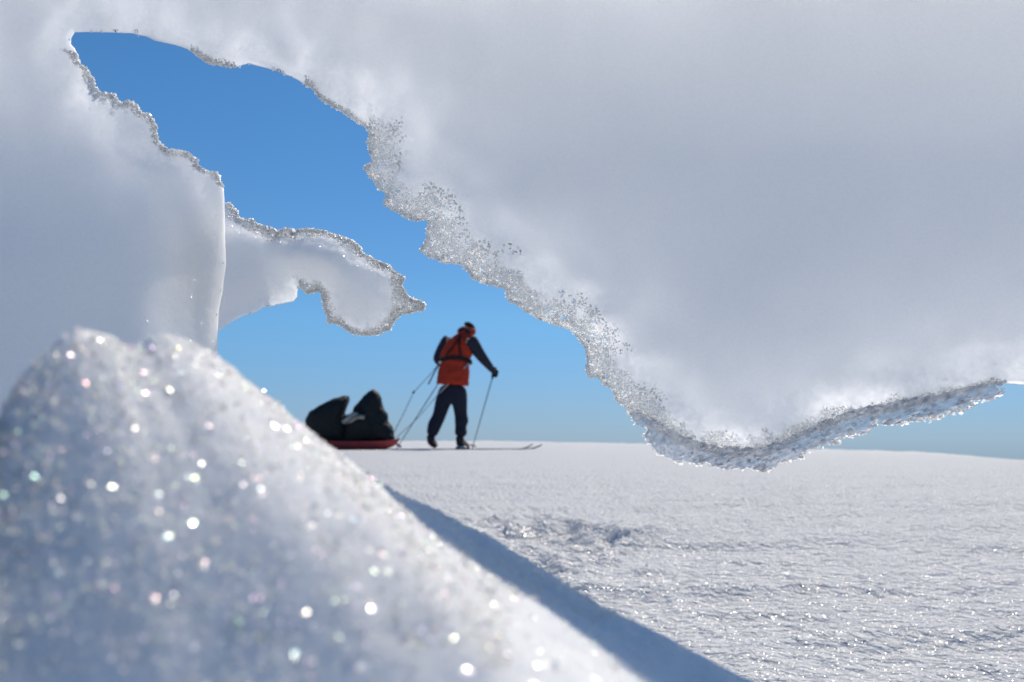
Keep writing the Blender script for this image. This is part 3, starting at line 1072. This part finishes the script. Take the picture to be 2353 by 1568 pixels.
nth = 40
Vj, Fj = [], []
zs = np.concatenate([np.linspace(rz_[0], rz_[-1], 46)])
hemx = lambda z, th: -0.012 * math.sin(th) if z < rz_[1] + .02 else 0
for i, z in enumerate(zs):
    for k in range(nth):
        th = 2 * math.pi * k / nth
        w = 0.010 * float(noise3(np.array([math.sin(th) * 2.2 + i * .05, math.cos(th) * 2.2, z * 9.0]), 91)) + 0.006 * float(noise3(np.array([th * 3, z * 26.0, 1.0]), 95))
        pinch = -0.012 * math.exp(-((z - 1.2) / .025) ** 2)
        p = torso(th, z, w + pinch)
        if i == 0: p.z += 0.016 * -math.sin(th)
        Vj.append(tuple(p))
for i in range(len(zs) - 1):
    for k in range(nth):
        Fj.append((i * nth + k, i * nth + (k + 1) % nth, (i + 1) * nth + (k + 1) % nth, (i + 1) * nth + k))
Fj.append(tuple(range(nth))[::-1]); Fj.append(tuple(range((len(zs) - 1) * nth, len(zs) * nth)))
jacket = mesh_obj('jacket', Vj, Fj, M['orange'], person)
# sleeves
lm = (lsh + lel) / 2; rm = (rsh + rel) / 2
s1 = skin_obj('sleeve', [[(lsh + Vector((.04, .0, .02)), .085), (lsh, .092), (lm + Vector((-.012, 0, 0)), .075), (lel, .070), ((lel + lha) / 2, .056), (lel.lerp(lha, .85), .046)]], M['dark'], jacket)
s2 = skin_obj('sleeve', [[(rsh + Vector((-.05, .0, .02)), .095), (rsh + Vector((-.005, 0, -.01)), .105), (rm + Vector((-.012, 0, -.01)), .088), (rel, .072), ((rel + rha) / 2, .057), (rel.lerp(rha, .88), .046)]], M['dark'], jacket)
# hood lying round the neck
h1 = skin_obj('hood', [[(P_(1500, 262, .12), .045), (P_(1535, 228, .13), .06), (P_(1580, 218, .17), .065), (P_(1640, 238, .2), .06), (P_(1655, 262, .22), .035)]], M['orange'], jacket)
skin_obj('hood_trim', [[(P_(1512, 240, .09), .028), (P_(1556, 214, .10), .032), (P_(1590, 226, .11), .03), (P_(1622, 256, .12), .022)]], M['dark'], h1)
skin_obj('hat', [[(headc + Vector((-.035, -.015, .03)), .098), (headc + Vector((-.012, -.005, .055)), .098), (headc + Vector((.004, .01, .085)), .062)]], M['hat'], person)
skin_obj('ear_warmer', [[(P_(1610, 210, .155), .02), (P_(1638, 225, .165), .03), (P_(1656, 258, .18), .02)]], M['orange'], person)


def strip(name, path, width, mat, parent, off=.012, th_=0.008):
    """webbing laid over the jacket along (theta, z) points"""
    pts = []
    for (a, b) in zip(path[:-1], path[1:]):
        for k in range(8):
            t = k / 8
            pts.append((a[0] + (b[0] - a[0]) * t, a[1] + (b[1] - a[1]) * t))
    pts.append(path[-1])
    V, F = [], []
    for i, (th, z) in enumerate(pts):
        j = min(i + 1, len(pts) - 1); h = max(i - 1, 0)
        c = torso(th, z, off)
        d = (torso(*pts[j], off) - torso(*pts[h], off)).normalized()
        nrm = (torso(th, z, off + .05) - c).normalized()
        s_ = d.cross(nrm).normalized() * width / 2
        V += [tuple(c + s_), tuple(c - s_), tuple(c - s_ + nrm * th_), tuple(c + s_ + nrm * th_)]
    for i in range(len(pts) - 1):
        for k in range(4):
            F.append((i * 4 + k, i * 4 + (k + 1) % 4, i * 4 + 4 + (k + 1) % 4, i * 4 + 4 + k))
    F.append((0, 1, 2, 3)[::-1]); m = len(V) - 4
    F.append((m, m + 1, m + 2, m + 3))
    return mesh_obj(name, V, F, mat, parent, smooth_shade=False)


harn = strip('harness', [(th, 1.165 + .055 * math.cos(th) ** 2 * (1 if math.cos(th) > 0 else .3)) for th in np.linspace(-math.pi, math.pi, 25)], .058, M['black'], person)
zt = (1335 - 285) * K; zb = (1335 - 478) * K
strip('shoulder_strap', [(-.55, zb), (-.28, (zt + zb) / 2), (-.12, zt)], .022, M['black'], harn, .014)
strip('shoulder_strap', [(.32, zb), (.02, (zt + zb) / 2), (-.16, zt)], .026, M['black'], harn, .014)
buckle = P_(1348, 540, -0.07)
tube('buckle', [buckle + Vector((-.012, 0, .008)), buckle + Vector((.012, -.005, -.006))], .018, M['steel'], harn, 8)

# trousers and boots
tr = skin_obj('trousers', [
    [(P_(1462, 720, 0.02), .165, .125), (P_(1460, 790, .01), .150, .12)],
    [(P_(1460, 790, .01), .150, .12), (lhip.lerp(lkn, .25), .124), (lhip.lerp(lkn, .65), .104), (lkn, .092), (lkn.lerp(lan, .35) + Vector((-.022, 0, 0)), .102), (lkn.lerp(lan, .62) + Vector((-.012, 0, 0)), .088), (lan + Vector((-.006, 0, .01)), .072)],
    [(P_(1460, 790, .01), .150, .12), (rhip.lerp(rkn, .25), .122), (rhip.lerp(rkn, .65), .100), (rkn + Vector((.004, 0, .02)), .088), (rkn.lerp(ran, .18) + Vector((.02, 0, 0)), .106), (rkn.lerp(ran, .45) + Vector((0, 0, 0)), .072), (rkn.lerp(ran, .68) + Vector((.014, 0, 0)), .095), (ran + Vector((0, 0, .02)), .072)],
], M['trouser'], person)
skin_obj('boot', [[(lan + Vector((0, 0, .05)), .060), (lan + Vector((-.006, 0, -.01)), .062), (P_(1262, 1272, .0), .052, .05), (P_(1290, 1296, .02), .046, .036), (ltoe, .034, .026)]], M['boot'], person)
skin_obj('boot', [[(ran + Vector((0, 0, .05)), .060), (ran + Vector((-.002, 0, -.02)), .062), (P_(1528, 1298, -.02), .052, .05), (P_(1572, 1308, .01), .046, .034), (rtoe, .034, .026)]], M['boot'], person)


def make_ski(name, p0, p1, label, lift):
    """p0 tail, p1 tip in world coordinates"""
    p0 = Vector(p0); p1 = Vector(p1)
    root = empty(name, p0.lerp(p1, .5), math.atan2(p1.y - p0.y, p1.x - p0.x))
    tag(root, label, 'ski', 'touring skis under the skier')
    L = (p1 - p0).length
    V, F = [], []
    m = 40
    slope = (p1.z - p0.z) / L
    for i in range(m + 1):
        t = i / m
        x = (t - .5) * L
        w = .034 + .008 * abs(t - .45) * 2
        z = slope * x
        if t > .90:
            u = (t - .90) / .10
            z += lift * u * u; w *= math.sqrt(max(1 - u ** 3, .02))
        if t < .03: w *= .6 + t / .03 * .4
        for (sy, sz_) in ((-w, 0), (w, 0), (w, .016), (-w, .016)):
            V.append((x, sy, z + sz_))
    for i in range(m):
        for k in range(4):
            F.append((i * 4 + k, i * 4 + 4 + k, i * 4 + 4 + (k + 1) % 4, i * 4 + (k + 1) % 4))
    F.append((0, 1, 2, 3)); F.append(tuple(range(m * 4, m * 4 + 4))[::-1])
    b = mesh_obj('blade', V, F, M['ski'], root)
    tube('binding', [(-.08, 0, .024), (-.03, 0, .03), (.03, 0, .03), (.07, 0, .022)], .022, M['alu'], root, 6)
    return root


def gz(x, y): return float(ground_z(np.array([x]), np.array([y]))[0])


for (za, zb_, dy0, dy1, lab, lift) in ((905, 2195, -.10, -.04, 'dark touring ski nearer the viewer, under the right boot', .07), (840, 2285, .06, .32, 'dark touring ski farther from the viewer, under the raised left boot', .06)):
    xa = X0 + (za - 1440) * K; xb = X0 + (zb_ - 1440) * K
    make_ski('ski', (xa, Y0 + dy0, gz(xa, Y0 + dy0) - .009), (xb, Y0 + dy1, gz(xb, Y0 + dy1) - .004), lab, lift)


def make_pole(top, tip, label):
    root = empty('ski_pole', top)
    tag(root, label, 'ski pole', 'ski poles held by the skier')
    d = tip - top
    u = d.normalized()
    tube('shaft', [u * .08, d * .6, d], .0085, M['alu'], root, 8, .006)
    tube('grip', [-u * .06, -u * .02, u * .05, u * .1], .019, M['black'], root, 10, .013)
    # basket: a flat ring with spokes
    c = d - u * .06
    a = u.orthogonal().normalized(); b = u.cross(a)
    bk = tube('basket', [c + (a * math.cos(t) + b * math.sin(t)) * .042 for t in np.linspace(0, 2 * math.pi, 17)], .006, M['black'], root, 6)
    for t in (0, math.pi / 2):
        tube('spoke', [c + (a * math.cos(t) + b * math.sin(t)) * .042, c - (a * math.cos(t) + b * math.sin(t)) * .042], .004, M['black'], bk, 6)
    tube('strap', [u * -.05, u * -.03 + Vector((-.03, 0, -.02)), u * .02 + Vector((-.035, 0, -.05)), u * .04], .005, M['black'], root, 6)
    return root


O = Vector((X0, Y0, Z0))
tipr = P_(1632, 1300, .30); xt, yt = X0 + tipr.x, Y0 + tipr.y
make_pole(O + rha + Vector((.0, .02, .01)), Vector((xt, yt, gz(xt, yt) - .01)), 'slim ski pole planted ahead, held in the outstretched right hand')
tipl = P_(945, 1300, .05); xt, yt = X0 + tipl.x, Y0 + tipl.y
make_pole(O + lha + Vector((.03, 0, .0)), Vector((xt, yt, gz(xt, yt) + .0)), 'slim ski pole trailing back towards the sled from the hidden left hand')

# sled
SX = X0 + (560 - 1440) * K; SY = Y0 - .10
SZ = gz(SX, SY) + .004
sled = empty('pulk_sled', (SX, SY, SZ))
tag(sled, 'low red plastic pulk sled towed behind the skier', 'sled')


def S_(zx, zy, dy=0.0):
    return Vector(((zx - 560) * K, dy, (1340 - zy) * K))


V, F = [], []
secs = [(100, 0.045, .13, .11), (130, 0.0, .20, .12), (250, 0, .235, .115), (500, 0, .24, .105), (750, 0, .235, .105), (870, .006, .21, .11), (930, .04, .16, .12), (965, .085, .09, .135), (985, .125, .03, .15)]
prof = [(-1.0, 1.0), (-1.0, .9), (-.9, .25), (-.72, 0.0), (0, 0.0), (.72, 0.0), (.9, .25), (1.0, .9), (1.0, 1.0), (.93, .97), (.82, .3), (.66, .1), (0, .1), (-.66, .1), (-.82, .3), (-.93, .97)]
for (zx, zlo, w, zhi) in secs:
    for (a, b) in prof:
        V.append(((zx - 560) * K, a * w, zlo + (zhi - zlo) * b))
n = len(prof)
for i in range(len(secs) - 1):
    for k in range(n):
        F.append((i * n + k, i * n + (k + 1) % n, (i + 1) * n + (k + 1) % n, (i + 1) * n + k))
F.append(tuple(range(n))[::-1]); F.append(tuple(range((len(secs) - 1) * n, len(secs) * n)))
tub = mesh_obj('tub', V, F, M['tub'], sled)
for sy in (-1, 1):
    tube('runner', [S_(140, 1338, sy * .12), S_(500, 1340, sy * .12), S_(860, 1338, sy * .12)], .008, M['tub'], sled, 6)


def lump(name, outline, halfdepth, mat, parent, ydepth=0.0, seed=1, amp=.012):
    """a soft sack whose side view follows the outline"""
    pts = []
    n0 = len(outline)
    for i in range(n0):
        a = np.array(outline[i], float); b = np.array(outline[(i + 1) % n0], float)
        k = max(2, int(np.linalg.norm(b - a) / 22))
        pts += [a + (b - a) * j / k for j in range(k)]
    pts = np.array(pts)
    c = pts.mean(0)
    V, F = [], []
    lv = np.linspace(-1, 1, 17)
    m = len(pts)
    for t in lv:
        s_ = (1 - abs(t) ** 2.6) ** .5 if abs(t) < 1 else 0.02
        q = c + (pts - c) * max(s_, .02)
        for a in q:
            V.append(((a[0] - 560) * K, ydepth + t * halfdepth, (1340 - a[1]) * K))
    V = np.array(V)
    V += np.stack([fbm(V * 9, 3, seed), .8 * fbm(V * 9 + 9, 3, seed + 3), fbm(V * 9 + 20, 3, seed + 7)], -1) * amp
    for i in range(len(lv) - 1):
        for k in range(m):
            F.append((i * m + k, i * m + (k + 1) % m, (i + 1) * m + (k + 1) % m, (i + 1) * m + k))
    F.append(tuple(range(m))[::-1]); F.append(tuple(range((len(lv) - 1) * m, len(lv) * m)))
    return mesh_obj(name, V, F, mat, parent)


b1 = empty('cargo_bag', (SX, SY, SZ)); tag(b1, 'black cargo sack at the rear of the sled, sharp corner pointing up', 'bag', 'black sacks on the sled')
lump('sack', [(128, 1080), (160, 1010), (250, 945), (370, 882), (450, 868), (518, 858), (512, 920), (480, 1010), (500, 1060), (520, 1180), (500, 1290), (330, 1300), (160, 1290), (120, 1180)], .20, M['bag'], b1, .02, 3)
b2 = empty('cargo_bag', (SX, SY, SZ)); tag(b2, 'tall peaked black cargo sack at the front of the sled', 'bag', 'black sacks on the sled')
lump('sack', [(470, 1040), (550, 1010), (600, 930), (650, 865), (700, 825), (752, 798), (790, 825), (815, 880), (835, 960), (868, 1010), (880, 1080), (915, 1130), (925, 1200), (945, 1255), (925, 1298), (760, 1305), (600, 1305), (470, 1300)], .19, M['bag'], b2, .0, 9)
tube('lashing_strap', [S_(600, 955, -.12), S_(660, 1010, -.20), S_(740, 1120, -.21), S_(770, 1300, -.2)], .008, M['black'], b2, 6)
pch = empty('cloth_bundle', (SX, SY, SZ)); tag(pch, 'crumpled pale grey cloth tied between the two black sacks', 'cloth')
lump('cloth', [(480, 1085), (520, 1050), (560, 1005), (600, 1000), (640, 1035), (700, 1040), (690, 1065), (620, 1075), (580, 1100), (520, 1118), (485, 1112)], .055, M['pouch'], pch, -.165, 23, .022)
tube('cord', [S_(520, 1110, -.21), S_(560, 1080, -.23), S_(600, 1050, -.235), S_(650, 1030, -.22)], .005, M['black'], pch, 6)

# towing lines, part of the sled's rig
nose = S_(970, 1235, 0)
lb = O + buckle - Vector((SX, SY, SZ))
rb = O + P_(1612, 545, -.07) - Vector((SX, SY, SZ))
k1 = O + P_(1105, 810, -.02) - Vector((SX, SY, SZ))
k2 = O + P_(1345, 820, -.13) - Vector((SX, SY, SZ))
tl = tube('tow_line', [lb, lb.lerp(k1, .5) + Vector((0, 0, -.01)), k1, k1.lerp(S_(925, 1180, .1), .5) + Vector((0, 0, -.02)), S_(900, 1240, .1)], .006, M['rope'], sled, 6)
tube('toggle', [k1 + Vector((-.012, 0, -.016)), k1 + Vector((.012, 0, .016))], .013, M['black'], tl, 8)
tube('tow_line', [rb, rb.lerp(k2, .5) + Vector((0, 0, -.01)), k2], .012, M['rope'], sled, 6)
tube('tow_line', [k2, k2.lerp(nose, .5) + Vector((0, 0, -.03)), nose + Vector((-.01, -.06, 0))], .005, M['rope'], sled, 6)
tube('tow_shackle', [lb + Vector((-.0, 0, -.01)), lb + Vector((-.06, 0, -.10)), O + P_(1240, 740, -.05) - Vector((SX, SY, SZ))], .010, M['black'], sled, 6)
print('tris', sum(len(o.data.polygons) for o in scene.objects if o.type == 'MESH'))
